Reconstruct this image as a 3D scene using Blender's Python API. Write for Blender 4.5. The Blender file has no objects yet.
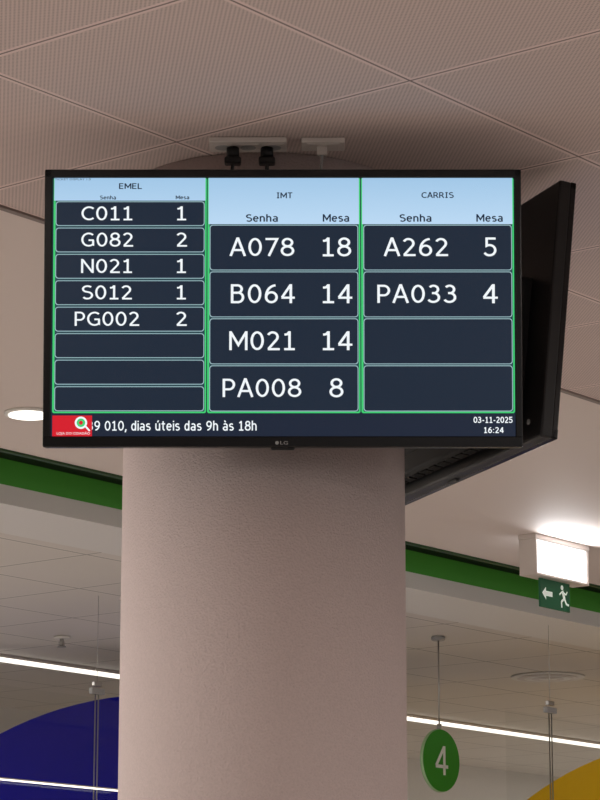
import bpy, bmesh, math
from mathutils import Vector, Matrix
R=math.radians
sc=bpy.context.scene
try:
    sc.view_settings.view_transform='Standard'
    sc.view_settings.look='None'
except Exception: pass
H=3.47; TH=R(51.5); CT,ST=math.cos(TH),math.sin(TH)
def pq(p,q,z=0.0): return Vector((p*CT-q*ST, p*ST+q*CT, z))
def lin(c): return c/12.92 if c<=0.04045 else ((c+0.055)/1.055)**2.4
def rgb(r,g,b): return (lin(r/255),lin(g/255),lin(b/255),1)
# ---------- materials ----------
def mat(name,col,rough=0.6,metal=0.0,emit=None,es=1.0,bump=None,spec=0.5,var=0.0):
    m=bpy.data.materials.new(name); m.use_nodes=True
    nt=m.node_tree; b=nt.nodes['Principled BSDF']
    b.inputs['Base Color'].default_value=col
    b.inputs['Roughness'].default_value=rough
    b.inputs['Metallic'].default_value=metal
    b.inputs['Specular IOR Level'].default_value=spec
    if emit:
        b.inputs['Emission Color'].default_value=emit
        b.inputs['Emission Strength'].default_value=es
    if bump or var:
        tc=nt.nodes.new('ShaderNodeTexCoord')
        n=nt.nodes.new('ShaderNodeTexNoise'); n.inputs['Scale'].default_value=bump[0] if bump else 6
        n.inputs['Detail'].default_value=4
        nt.links.new(tc.outputs['Object'],n.inputs['Vector'])
        if bump:
            bp=nt.nodes.new('ShaderNodeBump'); bp.inputs['Strength'].default_value=bump[1]; bp.inputs['Distance'].default_value=bump[2]
            nt.links.new(n.outputs['Fac'],bp.inputs['Height']); nt.links.new(bp.outputs['Normal'],b.inputs['Normal'])
        if var:
            mx=nt.nodes.new('ShaderNodeMix'); mx.data_type='RGBA'
            mx.inputs[6].default_value=tuple(c*(1-var) for c in col[:3])+(1,)
            mx.inputs[7].default_value=tuple(min(1,c*(1+var)) for c in col[:3])+(1,)
            nt.links.new(n.outputs['Fac'],mx.inputs[0]); nt.links.new(mx.outputs[2],b.inputs['Base Color'])
    return m
def tilemat(name,col,linecol,perf=0.25,lw=0.004,rimw=0.012,rimf=1.25):
    m=bpy.data.materials.new(name); m.use_nodes=True
    nt=m.node_tree; L=nt.links; b=nt.nodes['Principled BSDF']; b.inputs['Roughness'].default_value=0.75
    tc=nt.nodes.new('ShaderNodeTexCoord')
    rot=nt.nodes.new('ShaderNodeVectorRotate'); rot.rotation_type='Z_AXIS'; rot.inputs['Angle'].default_value=-TH
    L.new(tc.outputs['Object'],rot.inputs['Vector'])
    sp=nt.nodes.new('ShaderNodeSeparateXYZ'); L.new(rot.outputs[0],sp.inputs[0])
    def M(op,a,bb=None,c=None):
        n=nt.nodes.new('ShaderNodeMath'); n.operation=op
        for i,v in enumerate((a,bb,c)):
            if v is None: continue
            if isinstance(v,(int,float)): n.inputs[i].default_value=v
            else: L.new(v,n.inputs[i])
        return n.outputs[0]
    T=0.63
    def edge(s,off):
        f=M('FRACT',M('ADD',M('DIVIDE',M('SUBTRACT',s,off),T),20.5))
        return M('MULTIPLY',M('ABSOLUTE',M('SUBTRACT',f,0.5)),T)
    d=M('MINIMUM',edge(sp.outputs[0],4.217),edge(sp.outputs[1],3.068))
    line=M('LESS_THAN',d,lw)
    rim=M('LESS_THAN',d,rimw)
    k=2*math.pi/0.0115
    dots=M('MULTIPLY',M('SINE',M('MULTIPLY',sp.outputs[0],k)),M('SINE',M('MULTIPLY',sp.outputs[1],k)))
    dots=M('MULTIPLY',M('GREATER_THAN',dots,0.3),M('GREATER_THAN',d,rimw))
    no=nt.nodes.new('ShaderNodeTexNoise'); no.inputs['Scale'].default_value=1.3; L.new(tc.outputs['Object'],no.inputs['Vector'])
    def mix(f,a,c):
        n=nt.nodes.new('ShaderNodeMix'); n.data_type='RGBA'; L.new(f,n.inputs[0])
        for i,v in ((6,a),(7,c)):
            if isinstance(v,tuple): n.inputs[i].default_value=v
            else: L.new(v,n.inputs[i])
        return n.outputs[2]
    sc_=lambda f: tuple(min(1,c*f) for c in col[:3])+(1,)
    c0=mix(no.outputs['Fac'],sc_(0.95),sc_(1.04))
    c1=mix(M('MULTIPLY',dots,perf),c0,sc_(0.25))
    c2=mix(M('MULTIPLY',rim,0.7),c1,sc_(rimf))
    c3=mix(line,c2,linecol)
    L.new(c3,b.inputs['Base Color'])
    return m
# ---------- stroke alphabet (wide humanist sans) ----------
def arc(cx,cy,rx,ry,a0,a1):
    n=max(6,int(abs(a1-a0)/12)); return [(cx+rx*math.cos(R(a0+(a1-a0)*k/n)),cy+ry*math.sin(R(a0+(a1-a0)*k/n))) for k in range(n+1)]
GL={
'0':(.64,[arc(.32,.5,.245,.44,0,360)]),
'1':(.60,[[(.32,0),(.32,1)],[(.08,.055),(.56,.055)],[(.09,.82),(.22,.84),(.32,.97)]]),
'2':(.62,[arc(.28,.70,.22,.24,155,-35)+[(.09,.07)],[(.06,.055),(.60,.055)]]),
'3':(.62,[arc(.27,.74,.20,.205,145,-90),arc(.26,.30,.25,.245,90,-150),[(.2,.54),(.27,.54)]]),
'4':(.66,[[(.46,0),(.46,1)],[(.45,.96),(.07,.31)],[(.04,.29),(.64,.29)]]),
'5':(.62,[[(.56,.94),(.14,.94),(.14,.56)]+arc(.27,.325,.27,.27,112,-150)]),
'6':(.64,[arc(.33,.315,.235,.26,0,360),arc(.53,.36,.435,.58,183,92)]),
'7':(.62,[[(.05,.94),(.57,.94),(.2,0)]]),
'8':(.64,[arc(.32,.745,.205,.20,0,360),arc(.32,.29,.25,.235,0,360)]),
'9':(.64,[arc(.31,.685,.235,.26,0,360),arc(.11,.64,.435,.58,3,-88)]),
'A':(.72,[[(.04,0),(.345,.97),(.375,.97),(.68,0)],[(.15,.33),(.57,.33)]]),
'B':(.66,[[(.075,0),(.075,1)],[(.075,.94),(.3,.94)]+arc(.32,.745,.18,.195,90,-90)+[(.075,.55)],[(.3,.55)]+arc(.34,.305,.22,.25,90,-90)+[(.075,.055)]]),
'C':(.70,[arc(.43,.5,.36,.44,48,312)]),
'G':(.76,[arc(.43,.5,.36,.44,48,305)+[(.68,.13),(.68,.46)],[(.72,.46),(.42,.46)]]),
'M':(.86,[[(.075,0),(.075,1)],[(.09,.94),(.43,.28),(.77,.94)],[(.785,1),(.785,0)]]),
'N':(.74,[[(.075,0),(.075,1)],[(.09,.95),(.65,.05)],[(.665,0),(.665,1)]]),
'P':(.60,[[(.075,0),(.075,1)],[(.075,.94),(.3,.94)]+arc(.31,.68,.225,.26,90,-90)+[(.075,.42)]]),
'R':(.68,[[(.075,0),(.075,1)],[(.075,.94),(.3,.94)]+arc(.31,.70,.205,.24,90,-90)+[(.075,.46)],[(.33,.46),(.64,0)]]),
'S':(.64,[arc(.33,.74,.25,.205,38,262)+arc(.32,.29,.26,.235,80,-145)]),
'E':(.60,[[(.55,.94),(.075,.94),(.075,.055),(.55,.055)],[(.075,.52),(.52,.52)]]),
'L':(.55,[[(.075,1),(.075,.055),(.54,.055)]]),
'T':(.64,[[(.32,0),(.32,.96)],[(.01,.94),(.63,.94)]]),
'I':(.44,[[(.22,0),(.22,1)],[(.06,.94),(.38,.94)],[(.06,.055),(.38,.055)]]),
'e':(.60,[[(.08,.39),(.51,.39)],arc(.295,.375,.225,.32,3,318)]),
'n':(.58,[[(.075,0),(.075,.75)],arc(.27,.45,.20,.25,150,0)+[(.47,0)]]),
'h':(.58,[[(.075,0),(.075,1.03)],arc(.27,.45,.20,.25,150,0)+[(.47,0)]]),
'a':(.57,[arc(.26,.50,.20,.20,140,0)+[(.46,0)],arc(.26,.215,.20,.165,0,360)]),
's':(.52,[arc(.25,.545,.18,.145,35,265)+arc(.25,.22,.19,.165,80,-145)]),
'd':(.58,[arc(.27,.375,.20,.32,0,360),[(.48,0),(.48,1.03)]]),
'i':(.15,[[(.075,0),(.075,.75)],[(.075,.88),(.075,1.02)]]),
't':(.42,[[(.17,.97),(.17,.25)]+arc(.33,.23,.16,.18,180,275),[(.0,.70),(.38,.70)]]),
'g':(.58,[arc(.27,.375,.20,.32,0,360),[(.48,.75),(.48,-.02)]+arc(.28,-.02,.20,.20,0,-150)]),
',':(.2,[[(.13,.14),(.04,-.18)]]),
'-':(.40,[[(.05,.38),(.35,.38)]]), ':':(.3,[[(.15,.0),(.15,.14)],[(.15,.55),(.15,.69)]]), ' ':(.28,[]),
}
GL['ú']=(.58,[[(.075,.75),(.075,.32)]+arc(.27,.30,.195,.245,180,345),[(.47,.75),(.47,0)],[(.24,.86),(.36,1.04)]])
GL['à']=(.57,GL['a'][1]+[[(.30,.86),(.17,1.04)]])
# ---------- mesh builder ----------
class MB:
    def __init__(s): s.bm=bmesh.new(); s.mats=[]
    def mi(s,m):
        if m not in s.mats: s.mats.append(m)
        return s.mats.index(m)
    def _fin(s,verts,m,mx):
        if mx is not None: bmesh.ops.transform(s.bm,matrix=mx,verts=verts)
        i=s.mi(m)
        for f in {f for v in verts for f in v.link_faces}: f.material_index=i
    def box(s,c,size,m,bev=0,mx=None,seg=2):
        t=bmesh.new(); r=bmesh.ops.create_cube(t,size=1)
        bmesh.ops.transform(t,matrix=Matrix.Translation(c)@Matrix.Diagonal((*size,1)),verts=t.verts)
        if bev: bmesh.ops.bevel(t,geom=list(t.edges),offset=bev,segments=seg,affect='EDGES',profile=0.5)
        s.merge(t,m,mx)
    def merge(s,t,m,mx=None):
        vm={}
        for v in t.verts: vm[v]=s.bm.verts.new(v.co)
        for f in t.faces:
            nf=s.bm.faces.new([vm[v] for v in f.verts]); nf.smooth=f.smooth
        t.free(); s._fin(list(vm.values()),m,mx)
    def cyl(s,c,r,h,m,axis='Z',seg=24,r2=None,mx=None,bev=0):
        t=bmesh.new(); bmesh.ops.create_cone(t,cap_ends=True,segments=seg,radius1=r,radius2=r if r2 is None else r2,depth=h)
        if bev:
            es=[e for e in t.edges if any(len(f.verts)>4 for f in e.link_faces)]
            bmesh.ops.bevel(t,geom=es,offset=bev,segments=2,affect='EDGES')
        for f in t.faces:
            if len(f.verts)==4: f.smooth=True
        rot={'Z':Matrix(),'Y':Matrix.Rotation(R(90),4,'X'),'X':Matrix.Rotation(R(90),4,'Y')}[axis]
        bmesh.ops.transform(t,matrix=Matrix.Translation(c)@rot,verts=t.verts)
        s.merge(t,m,mx)
    def poly(s,pts,m):
        vs=[s.bm.verts.new(p) for p in pts]; f=s.bm.faces.new(vs); f.material_index=s.mi(m)
    def tube(s,pts,r,m,seg=10):
        pts=[Vector(p) for p in pts]; rings=[]
        for i,p in enumerate(pts):
            d=(pts[min(i+1,len(pts)-1)]-pts[max(i-1,0)]).normalized()
            u=d.orthogonal().normalized() if i==0 else (u-d*u.dot(d)).normalized()
            w=d.cross(u)
            rings.append([s.bm.verts.new(p+r*(math.cos(a)*u+math.sin(a)*w)) for a in [2*math.pi*k/seg for k in range(seg)]])
        i=s.mi(m)
        for a,b in zip(rings,rings[1:]):
            for k in range(seg):
                f=s.bm.faces.new([a[k],a[(k+1)%seg],b[(k+1)%seg],b[k]]); f.material_index=i; f.smooth=True
    def text(s,txt,rect,m,y=0.0,bold=0.0):
        cu=bpy.data.curves.new('t','FONT'); cu.body=txt; cu.size=1; cu.offset=bold; cu.resolution_u=4
        o=bpy.data.objects.new('t',cu); sc.collection.objects.link(o)
        dg=bpy.context.evaluated_depsgraph_get(); me=bpy.data.meshes.new_from_object(o.evaluated_get(dg))
        xs=[v.co.x for v in me.vertices]; ys=[v.co.y for v in me.vertices]
        x0,x1,y0,y1=min(xs),max(xs),min(ys),max(ys)
        X0,X1,Z0,Z1=rect
        i=s.mi(m); vs=[]
        for v in me.vertices:
            vs.append(s.bm.verts.new((X0+(v.co.x-x0)/(x1-x0)*(X1-X0), y, Z0+(v.co.y-y0)/(y1-y0)*(Z1-Z0))))
        for p in me.polygons:
            try:
                f=s.bm.faces.new([vs[k] for k in p.vertices]); f.material_index=i
            except ValueError: pass
        bpy.data.objects.remove(o); bpy.data.curves.remove(cu); bpy.data.meshes.remove(me)
    def stext(s,txt,rect,m,y=0.0,hw=0.058,gap=0.10):
        quads=[]; cx=0
        for ch in txt:
            w,strokes=GL[ch]
            for st in strokes:
                P=[Vector((a+cx,b)) for a,b in st]
                P=[p for i,p in enumerate(P) if i==0 or (p-P[i-1]).length>1e-4]
                closed=len(P)>3 and (P[0]-P[-1]).length<1e-3
                n=len(P); Lf=[];Rt=[]
                for i in range(n):
                    if closed: a=P[i]-P[i-1 if i>0 else n-2]; c=P[(i+1) if i<n-1 else 1]-P[i]
                    else:
                        a=P[i]-P[i-1] if i>0 else P[1]-P[0]; c=P[i+1]-P[i] if i<n-1 else a
                    a=a.normalized(); c=c.normalized(); na=Vector((-a.y,a.x)); nc=Vector((-c.y,c.x))
                    mm=(na+nc); 
                    if mm.length<1e-3: mm=na
                    mm.normalize(); k=hw/max(0.45,mm.dot(na))
                    Lf.append(P[i]+mm*k); Rt.append(P[i]-mm*k)
                for i in range(n-1): quads.append((Lf[i],Lf[i+1],Rt[i+1],Rt[i]))
            cx+=w+gap
        xs=[v.x for q in quads for v in q]; x0,x1=min(xs),max(xs)
        lo=min(v.y for q in quads for v in q); hi=max(v.y for q in quads for v in q)
        X0,X1,Z0,Z1=rect; i=s.mi(m)
        for q in quads:
            vs=[s.bm.verts.new((X0+(v.x-x0)/(x1-x0)*(X1-X0),y,Z0+(v.y-lo)/(hi-lo)*(Z1-Z0))) for v in q]
            f=s.bm.faces.new(vs); f.material_index=i
    def obj(s,name,parent=None,mw=None,fixn=True):
        me=bpy.data.meshes.new(name)
        if fixn: bmesh.ops.recalc_face_normals(s.bm,faces=s.bm.faces)
        s.bm.to_mesh(me); s.bm.free()
        for m in s.mats: me.materials.append(m)
        o=bpy.data.objects.new(name,me); sc.collection.objects.link(o)
        if parent: o.parent=parent
        if mw is not None: o.matrix_world=mw
        return o
def empty(name,mw):
    e=bpy.data.objects.new(name,None); e.empty_display_size=0.1; sc.collection.objects.link(e); e.matrix_world=mw; return e

# ---------- base materials ----------
M_tile=tilemat('ceiling_tile_perforated',(0.68,0.55,0.515,1),(0.22,0.16,0.15,1),0.5,0.0025,0.011,1.25)
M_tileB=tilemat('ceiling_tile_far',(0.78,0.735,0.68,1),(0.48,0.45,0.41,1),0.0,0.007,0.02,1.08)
M_plaster=mat('plaster_ceiling',(0.75,0.655,0.61,1),0.7,bump=(40,0.1,0.002))
M_white=mat('white_paint',(0.82,0.80,0.76,1),0.5)
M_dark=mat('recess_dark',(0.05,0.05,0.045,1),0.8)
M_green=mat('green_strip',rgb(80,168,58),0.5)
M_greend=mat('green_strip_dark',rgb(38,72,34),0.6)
M_black=mat('black_plastic',(0.008,0.008,0.009,1),0.35,spec=0.35)
M_blackm=mat('black_matte_plastic',(0.010,0.010,0.011,1),0.6,bump=(300,0.2,0.0005),spec=0.3)
M_gloss=mat('black_gloss_bezel',(0.006,0.006,0.007,1),0.2,spec=0.3)
M_vent=mat('vent_slots',(0.003,0.003,0.003,1),0.9)
M_steel=mat('brushed_steel',(0.45,0.44,0.42,1),0.35,metal=1)
M_grey=mat('grey_plastic',(0.35,0.35,0.35,1),0.5)
M_wp=mat('white_plastic',(0.66,0.60,0.56,1),0.4)
M_wall=mat('wall_paint',(0.72,0.70,0.67,1),0.6,bump=(60,0.1,0.001),var=0.04)
M_floor=mat('floor_stone',(0.64,0.60,0.56,1),0.45,var=0.08)
M_col=mat('column_stucco',(0.60,0.50,0.48,1),0.85,bump=(210,0.8,0.003),var=0.13,spec=0.25)
M_lamp=mat('lamp_diffuser',(1,1,1,1),0.5,emit=(1,0.96,0.86,1),es=2.0)
M_tube=mat('linear_lamp_diffuser',(1,1,1,1),0.5,emit=(1,0.95,0.84,1),es=1.5)
M_blue=mat('blue_laminate',rgb(8,10,140),0.7,spec=0.12)
M_yellow=mat('yellow_laminate',rgb(255,205,15),0.6,spec=0.2)
M_sgn=mat('sign_green',rgb(55,145,38),0.5,spec=0.2)
M_sgw=mat('sign_white',rgb(235,240,230),0.4)
M_rim=mat('sign_rim',rgb(170,205,155),0.4)
def glassmat():
    m=bpy.data.materials.new('clear_glass'); m.use_nodes=True; nt=m.node_tree; nt.nodes.clear()
    o=nt.nodes.new('ShaderNodeOutputMaterial'); mx=nt.nodes.new('ShaderNodeMixShader'); mx.inputs[0].default_value=0.03
    a=nt.nodes.new('ShaderNodeBsdfTransparent'); a.inputs[0].default_value=(0.98,0.985,0.98,1)
    g=nt.nodes.new('ShaderNodeBsdfGlossy'); g.inputs['Roughness'].default_value=0.03
    nt.links.new(a.outputs[0],mx.inputs[1]); nt.links.new(g.outputs[0],mx.inputs[2]); nt.links.new(mx.outputs[0],o.inputs[0]); return m
M_glass=glassmat()

# ---------- room shell ----------
PA,PB=-14,34
def slab(name,q0,q1,z0,z1,m,p0=PA,p1=PB):
    b=MB()
    vs=[pq(p0,q0,z0),pq(p1,q0,z0),pq(p1,q1,z0),pq(p0,q1,z0)]
    vt=[v+Vector((0,0,z1-z0)) for v in vs]
    b.poly(vs[::-1],m); b.poly(vt,m)
    for i in range(4):
        j=(i+1)%4; b.poly([vs[i],vs[j],vt[j],vt[i]],m)
    bmesh.ops.remove_doubles(b.bm,verts=b.bm.verts,dist=1e-5)
    return b.obj(name)
QE=4.328; QL=6.30; QF=QL+0.32; QW=11.6
slab('ceiling',-12,QE,H,H+0.2,M_tile)
slab('ceiling_plaster',QE,QL,H+0.004,H+0.2,M_plaster)
slab('trim_1',QE-0.004,QE+0.014,H-0.006,H+0.01,mat('joint_trim',(0.25,0.2,0.18,1),0.6))
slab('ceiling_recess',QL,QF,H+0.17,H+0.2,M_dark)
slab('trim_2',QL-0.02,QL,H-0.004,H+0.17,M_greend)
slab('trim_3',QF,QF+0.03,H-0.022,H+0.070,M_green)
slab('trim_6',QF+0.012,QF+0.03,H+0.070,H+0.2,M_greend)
slab('trim_4',QF+0.002,QF+0.05,H-0.090,H-0.022,M_white)
slab('trim_5',QF+0.05,QF+0.42,H-0.090,H-0.05,M_white)
slab('ceiling_far',QF+0.03,QW+0.2,H,H+0.2,M_tileB)
slab('wall_back',QW,QW+0.2,0,H,M_wall)
slab('floor',-12,QW+0.2,-0.2,0,M_floor)
slab('baseboard_back',QW-0.02,QW,0,0.12,M_grey)
def endwall(name,p):
    b=MB(); 
    vs=[pq(p,-12,0),pq(p,QW,0),pq(p,QW,H),pq(p,-12,H)]; vo=[v+pq(0.2 if p>0 else -0.2,0) for v in vs]
    b.poly(vs,M_wall); b.poly(vo[::-1],M_wall)
    for i in range(4):
        j=(i+1)%4; b.poly([vs[i],vo[i],vo[j],vs[j]],M_wall)
    bmesh.ops.remove_doubles(b.bm,verts=b.bm.verts,dist=1e-5); b.obj(name)
endwall('wall_left',PA+0.01); endwall('wall_right',PB-0.01)

# ---------- column ----------
CX,CY,CR=-0.082,5.99,0.3185
b=MB(); b.cyl((0,0,H/2),CR,H-0.002,M_col,seg=128); b.cyl((0,0,0.05),CR+0.012,0.10,M_grey,seg=96)
col=b.obj('round_column'); col.location=(CX,CY,0)

# ---------- televisions ----------
W,HH=1.007,0.589
def tvbody(e):
    b=MB()
    b.box((0,0.021,0),(W,0.030,HH),M_black,0.005)
    b.obj('cabinet',e,e.matrix_world.copy())
    b=MB(); # bezel frame
    fx0,fx1,fz0,fz1=-0.4870,0.4885,-0.2715,0.2765
    hw,hh=W/2,HH/2
    for c,s in (((( -hw+fx0)/2,0.002,0),(hw+fx0,0.014,HH)),(((hw+fx1)/2,0.002,0),(hw-fx1,0.014,HH)),
                ((0,0.002,(hh+fz1)/2),(W,0.014,hh-fz1)),((0,0.002,(-hh+fz0)/2),(W,0.016,fz0+hh))):
        b.box(c,s,M_gloss,0.0025)
    b.cyl((-0.012,-0.0065,-0.2855),0.0038,0.001,M_grey,'Y',16)
    b.text('LG',(-0.005,0.011,-0.289,-0.282),M_grey,-0.0075)
    b.box((0.0,0.012,-0.2955),(0.05,0.012,0.008),M_black,0.003)
    b.obj('bezel',e,e.matrix_world.copy(),False)
    b=MB()
    b.box((0,0.045,-0.085),(0.80,0.045,0.36),M_blackm,0.014,seg=3)
    b.box((0,0.066,-0.10),(0.62,0.012,0.22),M_blackm,0.005)
    for i in range(16): b.box((-0.30+i*0.04,0.0685,0.06),(0.026,0.003,0.004),M_vent)
    for i in range(16): b.box((-0.30+i*0.04,0.0685,0.045),(0.026,0.003,0.004),M_vent)
    for i in range(14): b.box((-0.32+i*0.049,0.050,-0.2655),(0.032,0.022,0.003),M_vent)
    b.box((0.28,0.072,-0.12),(0.07,0.004,0.12),M_vent)
    for i in range(5): b.box((0.28,0.0745,-0.165+i*0.022),(0.018,0.004,0.009),M_grey)
    b.cyl((-0.44,0.037,-0.25),0.006,0.004,M_grey,'Y'); b.cyl((0.44,0.037,-0.25),0.006,0.004,M_grey,'Y')
    b.obj('back_shell',e,e.matrix_world.copy())
def mount(e,ylen):
    b=MB()
    b.box((-0.10,0.077,-0.02),(0.03,0.012,0.30),M_blackm,0.002)
    b.box((0.10,0.077,-0.02),(0.03,0.012,0.30),M_blackm,0.002)
    b.box((0,0.088,0.03),(0.30,0.012,0.05),M_blackm,0.002); b.box((0,0.088,-0.07),(0.30,0.012,0.05),M_blackm,0.002)
    b.box((0,(0.09+ylen)/2,-0.02),(0.08,ylen-0.09,0.12),M_blackm,0.003)
    b.obj('wall_bracket',e,e.matrix_world.copy())
mw1=Matrix.Translation((-0.0362,5.5,3.069))@Matrix.Rotation(R(8),4,'X')
tv1=empty('wall_mounted_television',mw1); tvbody(tv1); mount(tv1,0.19)
mw2=Matrix.Translation((0.397,6.178,3.122))@Matrix.Rotation(R(111.3),4,'Z')@Matrix.Rotation(R(6),4,'X')
tv2=empty('wall_mounted_television.001',mw2); tvbody(tv2); mount(tv2,0.21)
b=MB(); b.box((0,0.004,0.0025),(0.976,0.003,0.548),mat('idle_screen',(0.02,0.03,0.05,1),0.2,emit=rgb(60,90,130),es=0.6)); b.obj('screen',tv2,mw2.copy())

# screen contents
def scr(name,r,g,bb,es=1.0):
    return mat(name,(0.004,0.004,0.005,1),0.25,emit=rgb(r,g,bb),es=es,spec=0.3)
S_bg=scr('screen_navy',24,35,54); S_row=scr('screen_row',24,38,55); S_out=scr('screen_outline',160,192,200)
S_grn=scr('screen_green',62,205,115); S_txt=scr('screen_text',240,246,250,1.0); S_dk=scr('screen_dark_text',22,38,60)
S_red=scr('screen_red',212,25,42); S_gap=scr('screen_gap',32,66,74)
S_hd=scr('screen_header',185,215,245)
nt=S_hd.node_tree; tc=nt.nodes.new('ShaderNodeTexCoord'); sp=nt.nodes.new('ShaderNodeSeparateXYZ'); cr=nt.nodes.new('ShaderNodeValToRGB')
mr=nt.nodes.new('ShaderNodeMapRange'); mr.inputs[1].default_value=0.17; mr.inputs[2].default_value=0.28
nt.links.new(tc.outputs['Object'],sp.inputs[0]); nt.links.new(sp.outputs[2],mr.inputs[0]); nt.links.new(mr.outputs[0],cr.inputs[0])
cr.color_ramp.elements[0].color=rgb(188,218,244); cr.color_ramp.elements[1].color=rgb(160,198,230)
nt.links.new(cr.outputs[0],nt.nodes['Principled BSDF'].inputs['Emission Color'])
sx=W/478; sz=HH/277
def PX(x): return (x-283)*sx
def PZ(y): return (308.5-y)*sz
b=MB()
def rr(x0,y0,x1,y1,m,lay,rad=0):
    X0,X1,Z0,Z1=PX(x0),PX(x1),PZ(y1),PZ(y0); y=-0.0004*lay
    if not rad: b.poly([(X0,y,Z0),(X1,y,Z0),(X1,y,Z1),(X0,y,Z1)],m); return
    r=rad*sx; pts=[]
    for cx,cz,a0 in ((X1-r,Z1-r,0),(X0+r,Z1-r,90),(X0+r,Z0+r,180),(X1-r,Z0+r,270)):
        for k in range(5):
            a=R(a0+k*22.5); pts.append((cx+r*math.cos(a),y,cz+r*math.sin(a)))
    b.poly(pts[::-1],m)
def tx(t,x0,x1,y0,y1,m=None,bold=0.0,lay=6): b.text(t,(PX(x0),PX(x1),PZ(y1),PZ(y0)),m or S_txt,-0.0004*lay,bold)
def st(t,x0,x1,y0,y1,m=None,hw=0.058,lay=6): b.stext(t,(PX(x0),PX(x1),PZ(y1),PZ(y0)),m or S_txt,-0.0004*lay,hw)
rr(51.5,177,515.5,437.5,S_bg,0)
cols=[(53,206.5),(207.5,360.5),(361.5,514.5)]
for i,(x0,x1) in enumerate(cols):
    rr(x0,178,x1,413.2,S_grn,1,2)
    rr(x0+2.0,178.6,x1-1.5,411.7,S_gap,2,1)
    hb=201.2 if i==0 else 224.8
    rr(x0+(1.0 if i else 0.6),178.3,x1-1.2,hb,S_hd,3)
    rows=[(202.0+26.38*k,226.6+26.38*k) for k in range(8)] if i==0 else [(225.5+46.8*k,271.1+46.8*k) for k in range(4)]
    for ya,yb in rows:
        rr(x0+2.2,ya,x1-2.0,yb,S_out,3.2,3)
        rr(x0+2.95,ya+0.7,x1-2.75,yb-0.7,S_row,4,2.6)
for i,(t,n,xa,xb) in enumerate([('C011','1',81,132),('G082','2',81,133),('N021','1',81,132),('S012','1',82,132),('PG002','2',75,139.5)]):
    y0=206.9+26.38*i; st(t,xa,xb,y0,y0+14.2,hw=.060)
    if n=='1': st(n,177,186,y0,y0+14.2,hw=.060)
    else: st(n,176.5,187,y0,y0+14.2,hw=.060)
for i,(t,n,xa,xb,na,nb) in enumerate([('A078','18',229.5,294.5,323,351.5),('B064','14',231,295,323,352.5),('M021','14',229.5,295,323,352.5),('PA008','8',223,301.5,329.5,343.5)]):
    y0=238.2+46.8*i; st(t,xa,xb,y0,y0+19); st(n,na,nb,y0,y0+19)
for i,(t,n,xa,xb,na,nb) in enumerate([('A262','5',384,448.5,484,497),('PA033','4',377.5,456.5,483,498)]):
    y0=238.2+46.8*i; st(t,xa,xb,y0,y0+19); st(n,na,nb,y0,y0+19)
D=dict(m=S_dk)
st('EMEL',118.5,141.5,183.8,189.6,hw=.08,**D); st('Senha',99.5,115.5,196.2,200.2,hw=.085,**D); st('Mesa',175.5,189,196.2,200,hw=.085,**D)
st('IMT',277,292.5,193,199,hw=.08,**D); st('CARRIS',422,454.5,192.6,198.8,hw=.08,**D)
for n_,a_,c_ in (('Senha',246,278),('Mesa',323,349.5),('Senha',400,432),('Mesa',477,503.5)): st(n_,a_,c_,214.9,222.6,hw=.08,**D)
tx('TICKET DISPLAY 1.0',54,90,178.8,180.8,S_dk,0)
st('39 010, dias úteis das 9h às 18h',88.5,257,420.2,432.4,hw=.070,lay=5)
rr(53.5,415.6,93,436.5,S_red,5.5)
for r_,m_,l_ in ((6.2,S_txt,7),(4.2,S_grn,8),(2.0,S_red,9)):
    b.poly([(PX(82)+r_*sx*math.cos(-a),-0.0004*l_,PZ(422.8)+r_*sx*math.sin(-a)) for a in [2*math.pi*k/24 for k in range(24)]],m_)
b.poly([(PX(86),-.0028,PZ(427)),(PX(87.5),-.0028,PZ(426)),(PX(91.5),-.0028,PZ(430.5)),(PX(90),-.0028,PZ(431.5))],S_txt)
tx('LOJA DO CIDADÃO',58,91,431.6,435.2,S_txt,.0,7)
st('03-11-2025',473,512,416.8,423.0,hw=.085); st('16:24',483.5,503,427,433,hw=.085)
b.obj('screen',tv1,mw1.copy(),False)

# ---------- power outlets + cables ----------
b=MB()
b.box((0,0,-0.006),(0.168,0.070,0.012),M_wp,0.002)
for x in (-0.055,0.0,0.055):
    b.box((x,0,-0.0125),(0.046,0.046,0.002),M_wp,0.0006); b.cyl((x,0,-0.0137),0.017,0.001,M_grey)
for x in (-0.033,0.041):
    b.cyl((x,0,-0.026),0.014,0.026,M_black,bev=0.002); b.box((x,0.0,-0.044),(0.036,0.026,0.016),M_black,0.004)
b.tube([(-0.033,0,-0.05),(-0.035,0.004,-0.075),(-0.03,0.0,-0.11),(0.0,-0.003,-0.16),(0.02,-0.008,-0.26)],0.004,M_black)
b.tube([(0.041,0,-0.05),(0.041,0.004,-0.08),(0.045,0.0,-0.12),(0.05,-0.006,-0.25)],0.0045,M_black)
o=b.obj('ceiling_power_outlet'); o.location=(-0.113,5.600,H-0.0005)
b=MB()
b.box((0,0,-0.006),(0.094,0.060,0.012),M_wp,0.002)
b.box((0,0,-0.0125),(0.07,0.045,0.002),M_wp,0.0006)
b.box((-0.002,0,-0.022),(0.022,0.018,0.02),M_wp,0.003)
b.tube([(-0.002,0,-0.03),(-0.004,0.003,-0.06),(-0.01,0,-0.10),(-0.02,-0.01,-0.22)],0.003,M_grey)
o=b.obj('ceiling_power_outlet.001'); o.location=(0.050,5.598,H-0.0005)

# ---------- downlight ----------
b=MB(); b.cyl((0,0,-0.003),0.078,0.010,M_white,seg=40,bev=0.002); b.cyl((0,0,-0.009),0.064,0.004,M_lamp,seg=40)
o=b.obj('ceiling_downlight'); o.location=(-0.853,8.29,H+0.003)

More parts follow.
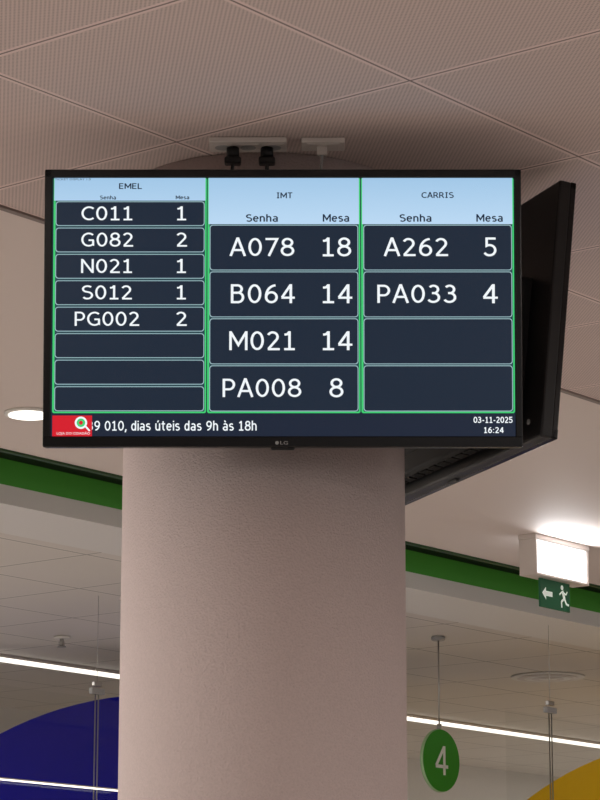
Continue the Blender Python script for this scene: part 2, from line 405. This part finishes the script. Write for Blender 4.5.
# ---------- exit lamp + sign ----------
c0=Vector((0.922,10.44,H+0.004)); fr=Matrix(((CT,-ST,0,c0.x),(ST,CT,0,c0.y),(0,0,1,c0.z),(0,0,0,1)))
e=empty('emergency_exit_light',fr)
b=MB(); b.box((0.190,0.036,-0.010),(0.390,0.084,0.020),M_wp,0.003)
b.box((0.003,0.036,-0.088),(0.008,0.080,0.136),M_wp,0.002); b.box((0.377,0.036,-0.088),(0.008,0.080,0.136),M_wp,0.002)
b.box((0.190,0.036,-0.158),(0.384,0.080,0.008),M_wp,0.002)
b.obj('housing',e,fr.copy())
M_ex=mat('exit_lamp_diffuser',(0.9,0.9,0.9,1),0.4,emit=(0.95,0.97,1,1),es=1.0)
b=MB(); b.box((0.190,0.036,-0.088),(0.366,0.072,0.134),M_ex,0.006); b.obj('diffuser',e,fr.copy())
l=bpy.data.lights.new('exit_lamp','AREA'); l.shape='RECTANGLE'; l.size=0.34; l.size_y=0.12; l.energy=3.5; l.color=(0.97,0.98,1)
o=bpy.data.objects.new('exit_lamp',l); sc.collection.objects.link(o); o.parent=e
o.matrix_world=fr@Matrix.Translation((0.19,-0.01,-0.088))@Matrix.Rotation(R(-90),4,'X')
b=MB()
G=mat('exit_sign_green',rgb(15,75,48),0.4,emit=rgb(18,95,60),es=0.15); Wt=mat('exit_sign_white',(0.85,0.92,0.86,1),0.4,emit=(0.8,1,0.9,1),es=0.2)
SX=0.175; SZ=-0.222
b.box((SX,0.030,SZ),(0.215,0.008,0.115),G,0.002)
b.box((SX-.08,0.034,-0.163),(0.008,0.006,0.02),M_steel); b.box((SX+.08,0.034,-0.163),(0.008,0.006,0.02),M_steel)
def sp_(pts): b.poly([(SX+x,0.0255,SZ+z) for x,z in pts],Wt)
sp_([(-.094,0),(-.066,.026),(-.066,.010),(-.02,.010),(-.02,-.010),(-.066,-.010),(-.066,-.026)])
sp_([(.050+.010*math.cos(a),.036+.010*math.sin(a)) for a in [k*math.pi/6 for k in range(12)]])
def limb(x0,z0,x1,z1,w):
    d=Vector((x1-x0,z1-z0)).normalized(); n=Vector((-d.y,d.x))*w
    sp_([(x0+n.x,z0+n.y),(x1+n.x,z1+n.y),(x1-n.x,z1-n.y),(x0-n.x,z0-n.y)])
limb(.052,.024,.066,-.008,.008); limb(.066,-.006,.044,-.020,.005); limb(.044,-.018,.046,-.044,.0045)
limb(.066,-.006,.080,-.028,.005); limb(.080,-.027,.098,-.030,.0045); limb(.050,.020,.030,.006,.0035); limb(.054,.020,.078,.010,.0035); limb(.078,.010,.088,.024,.003)
b.obj('running_man_sign',e,fr.copy(),False)

# ---------- hanging number sign ----------
c0=Vector((0.685,13.30,2.855)); fr=Matrix(((CT,-ST,0,c0.x),(ST,CT,0,c0.y),(0,0,1,c0.z),(0,0,0,1)))
e=empty('hanging_number_sign',fr)
b=MB(); b.cyl((0,0.0,0),0.154,0.020,M_rim,'Y',64,bev=0.003); b.cyl((0,-0.0105,0),0.151,0.004,M_sgn,'Y',64); b.obj('disc',e,fr.copy())
b=MB(); b.stext('4',(-0.056,0.052,-0.070,0.072),M_sgw,-0.0135,0.058); b.obj('numeral',e,fr.copy(),False)
b=MB(); b.cyl((0,0,(0.15+H-2.855)/2),0.004,H-2.855-0.15,M_steel); b.cyl((0,0,H-2.855-0.012),0.035,0.022,M_grey,bev=.004)
b.cyl((0,0,0.165),0.012,0.03,M_steel); b.obj('hanger_rod',e,fr.copy())

# ---------- linear light + reflected streak ----------
def linlamp(name,p0,p1,q,z,w,h,hang):
    b=MB(); L=p1-p0; n=max(1,round(L/3.0)); s=L/n
    for i in range(n):
        c=p0+(i+.5)*s
        b.box((c,q,z+h*.72),(s-0.004,w,h*.5),M_wp,0.003); b.box((c,q,z+h*.24),(s-0.006,w*.86,h*.46),M_tube,0.003)
        for k in ((-.40,.488) if hang else ()):
            b.cyl((c+k*s,q,(z+h+H)/2),0.0022,H-z-h,M_steel,seg=8); b.cyl((c+k*s,q,H-0.008),0.02,0.016,M_wp)
    fr=Matrix(((CT,-ST,0,0),(ST,CT,0,0),(0,0,1,0),(0,0,0,1)))
    return b.obj(name,None,fr)
linlamp('linear_ceiling_light',2,28,9.92,H-0.036,0.055,0.036,False)
t=1.0/237.0; x_,y_=-300*t,(2631+85)*t
q2=-x_*ST+y_*CT; p2=x_*CT+y_*ST
linlamp('linear_reflection_bar',p2-2.6,p2+0.80,q2,2.600,0.018,0.012,True)  # hung glowing bar, added in place of a reflected streak of light

# ---------- round vent, sprinklers ----------
b=MB(); b.cyl((0,0,-0.006),0.205,0.010,M_white,seg=48,bev=.003)
for i,r_ in enumerate((0.17,0.13,0.09,0.05)):
    b.cyl((0,0,-0.012-0.002*i),r_,0.004,M_wp if i%2==0 else M_white,seg=48,r2=r_-.01)
o=b.obj('round_ceiling_vent'); o.location=(1.37,14.88,H)
for i,(x,y) in enumerate(((-1.18,13.3),(-0.50,11.9))):
    b=MB(); b.cyl((0,0,-0.006),0.04,0.012,M_white,bev=.003); b.cyl((0,0,-0.03),0.010,0.04,M_steel); b.cyl((0,0,-0.052),0.022,0.004,M_steel)
    b.box((0.013,0,-0.04),(0.003,0.006,0.03),M_steel); b.box((-0.013,0,-0.04),(0.003,0.006,0.03),M_steel)
    o=b.obj('fire_sprinkler'+('' if i==0 else '.%03d'%i)); o.location=(x,y,H-0.002)

# ---------- arches ----------
def arch(name,cx,cy,cz,r,m,depth=0.45):
    b=MB(); n=64; o_=[(r*math.cos(math.pi*k/n),r*math.sin(math.pi*k/n)+cz) for k in range(n+1)]
    outer=[(r,0)]+o_+[(-r,0)]
    f=[b.bm.verts.new((x,0,z)) for x,z in outer]; k_=[b.bm.verts.new((x,depth,z)) for x,z in outer]
    i=b.mi(m); b.bm.faces.new(f[::-1]).material_index=i; b.bm.faces.new(k_).material_index=i
    for a in range(len(f)):
        c=(a+1)%len(f); ff=b.bm.faces.new([f[a],f[c],k_[c],k_[a]]); ff.material_index=i
    b.box((0,-0.25,0.52),(r*1.5,0.5,1.04),M_white,0.01); b.box((0,-0.27,1.06),(r*1.56,0.6,0.04),M_grey,0.008)
    o=b.obj(name); o.location=(cx,cy,0); return o
arch('blue_arch_partition',-0.71,13.5,1.54,1.665,M_blue)
arch('yellow_arch_partition',2.17,14.4,1.48,1.60,M_yellow)

# ---------- glass partitions ----------
def glass(name,px,py,depth,wl,wr):
    e_=2631+ (py-400)*0.225; zz=607.4-(py-400)*0.974
    Y=depth; X=(px-300)*Y/e_; Z=1.6+zz/e_*Y
    fr=Matrix(((CT,-ST,0,X),(ST,CT,0,Y),(0,0,1,0),(0,0,0,1)))
    e=empty(name,fr)
    b=MB(); b.box((-wl/2-0.006,0,Z/2-0.02),(wl,0.010,Z-0.06),M_glass); b.box((wr/2+0.006,0,Z/2-0.02),(wr,0.010,Z-0.06),M_glass); b.obj('glass_sheet',e,fr.copy())
    b=MB(); b.cyl((-0.010,0,Z/2),0.003,Z-0.05,M_steel,seg=8); b.cyl((0.010,0,Z/2),0.003,Z-0.05,M_steel,seg=8)
    b.box((0,0,Z-0.02),(0.085,0.022,0.028),M_grey,0.004); b.box((0,0,Z+0.012),(0.05,0.018,0.02),M_steel,0.003)
    b.cyl((0,0,(Z+H)/2),0.0012,H-Z,M_steel,seg=8)
    b.box((0,0,0.03),(wl+wr,0.04,0.06),M_steel,0.004)
    b.obj('clamp_frame',e,fr.copy())
glass('glass_partition',97,687,12.0,0.9,0.5)
glass('glass_partition.001',550,706,12.3,0.35,1.2)

# ---------- unseen ceiling fill panels, added to light the room ----------
def panel(p,q,power,i,s=0.58,colr=(1,0.95,0.905)):
    fr=Matrix(((CT,-ST,0,pq(p,q).x),(ST,CT,0,pq(p,q).y),(0,0,1,H),(0,0,0,1)))
    e=empty('unseen_fill_panel'+('' if i==0 else '.%03d'%i),fr)
    b=MB(); b.box((0,0,-0.008),(s+0.03,s+0.03,0.016),M_white,0.003); b.box((0,0,-0.017),(s,s,0.004),M_lamp); b.obj('panel',e,fr.copy())
    l=bpy.data.lights.new('lamp','AREA'); l.shape='SQUARE'; l.size=s; l.energy=power; l.color=colr
    o=bpy.data.objects.new('lamp',l); sc.collection.objects.link(o); o.parent=e; o.matrix_world=fr@Matrix.Translation((0,0,-0.03))
pts=[(-1.5,0.5,64),(1.0,-2,46),(-4,3.2,60),(4.5,-1.5,42),(7.5,-0.5,34),(3.2,5.3,34),(10.5,2.2,36),(12,-0.2,40),(-2,5.3,52),(4,8.8,62),(7.0,9.3,44),(18,9,58),(1,8.5,56),(16.5,6.2,52)]
for i,(p,q,w) in enumerate(pts): panel(p,q,w,i)

# ---------- world ----------
w=bpy.data.worlds.new('World'); sc.world=w; w.use_nodes=True
bg=w.node_tree.nodes['Background']; bg.inputs[0].default_value=(1,0.945,0.92,1); bg.inputs[1].default_value=0.60

# ---------- camera ----------
cam=bpy.data.cameras.new('Camera'); cam.lens=2700*36/800; cam.sensor_width=36; cam.sensor_fit='AUTO'
co=bpy.data.objects.new('Camera',cam); sc.collection.objects.link(co); co.location=(0,0,1.6); co.rotation_euler=(R(90+13),0,0)
cam.clip_end=200; sc.camera=co
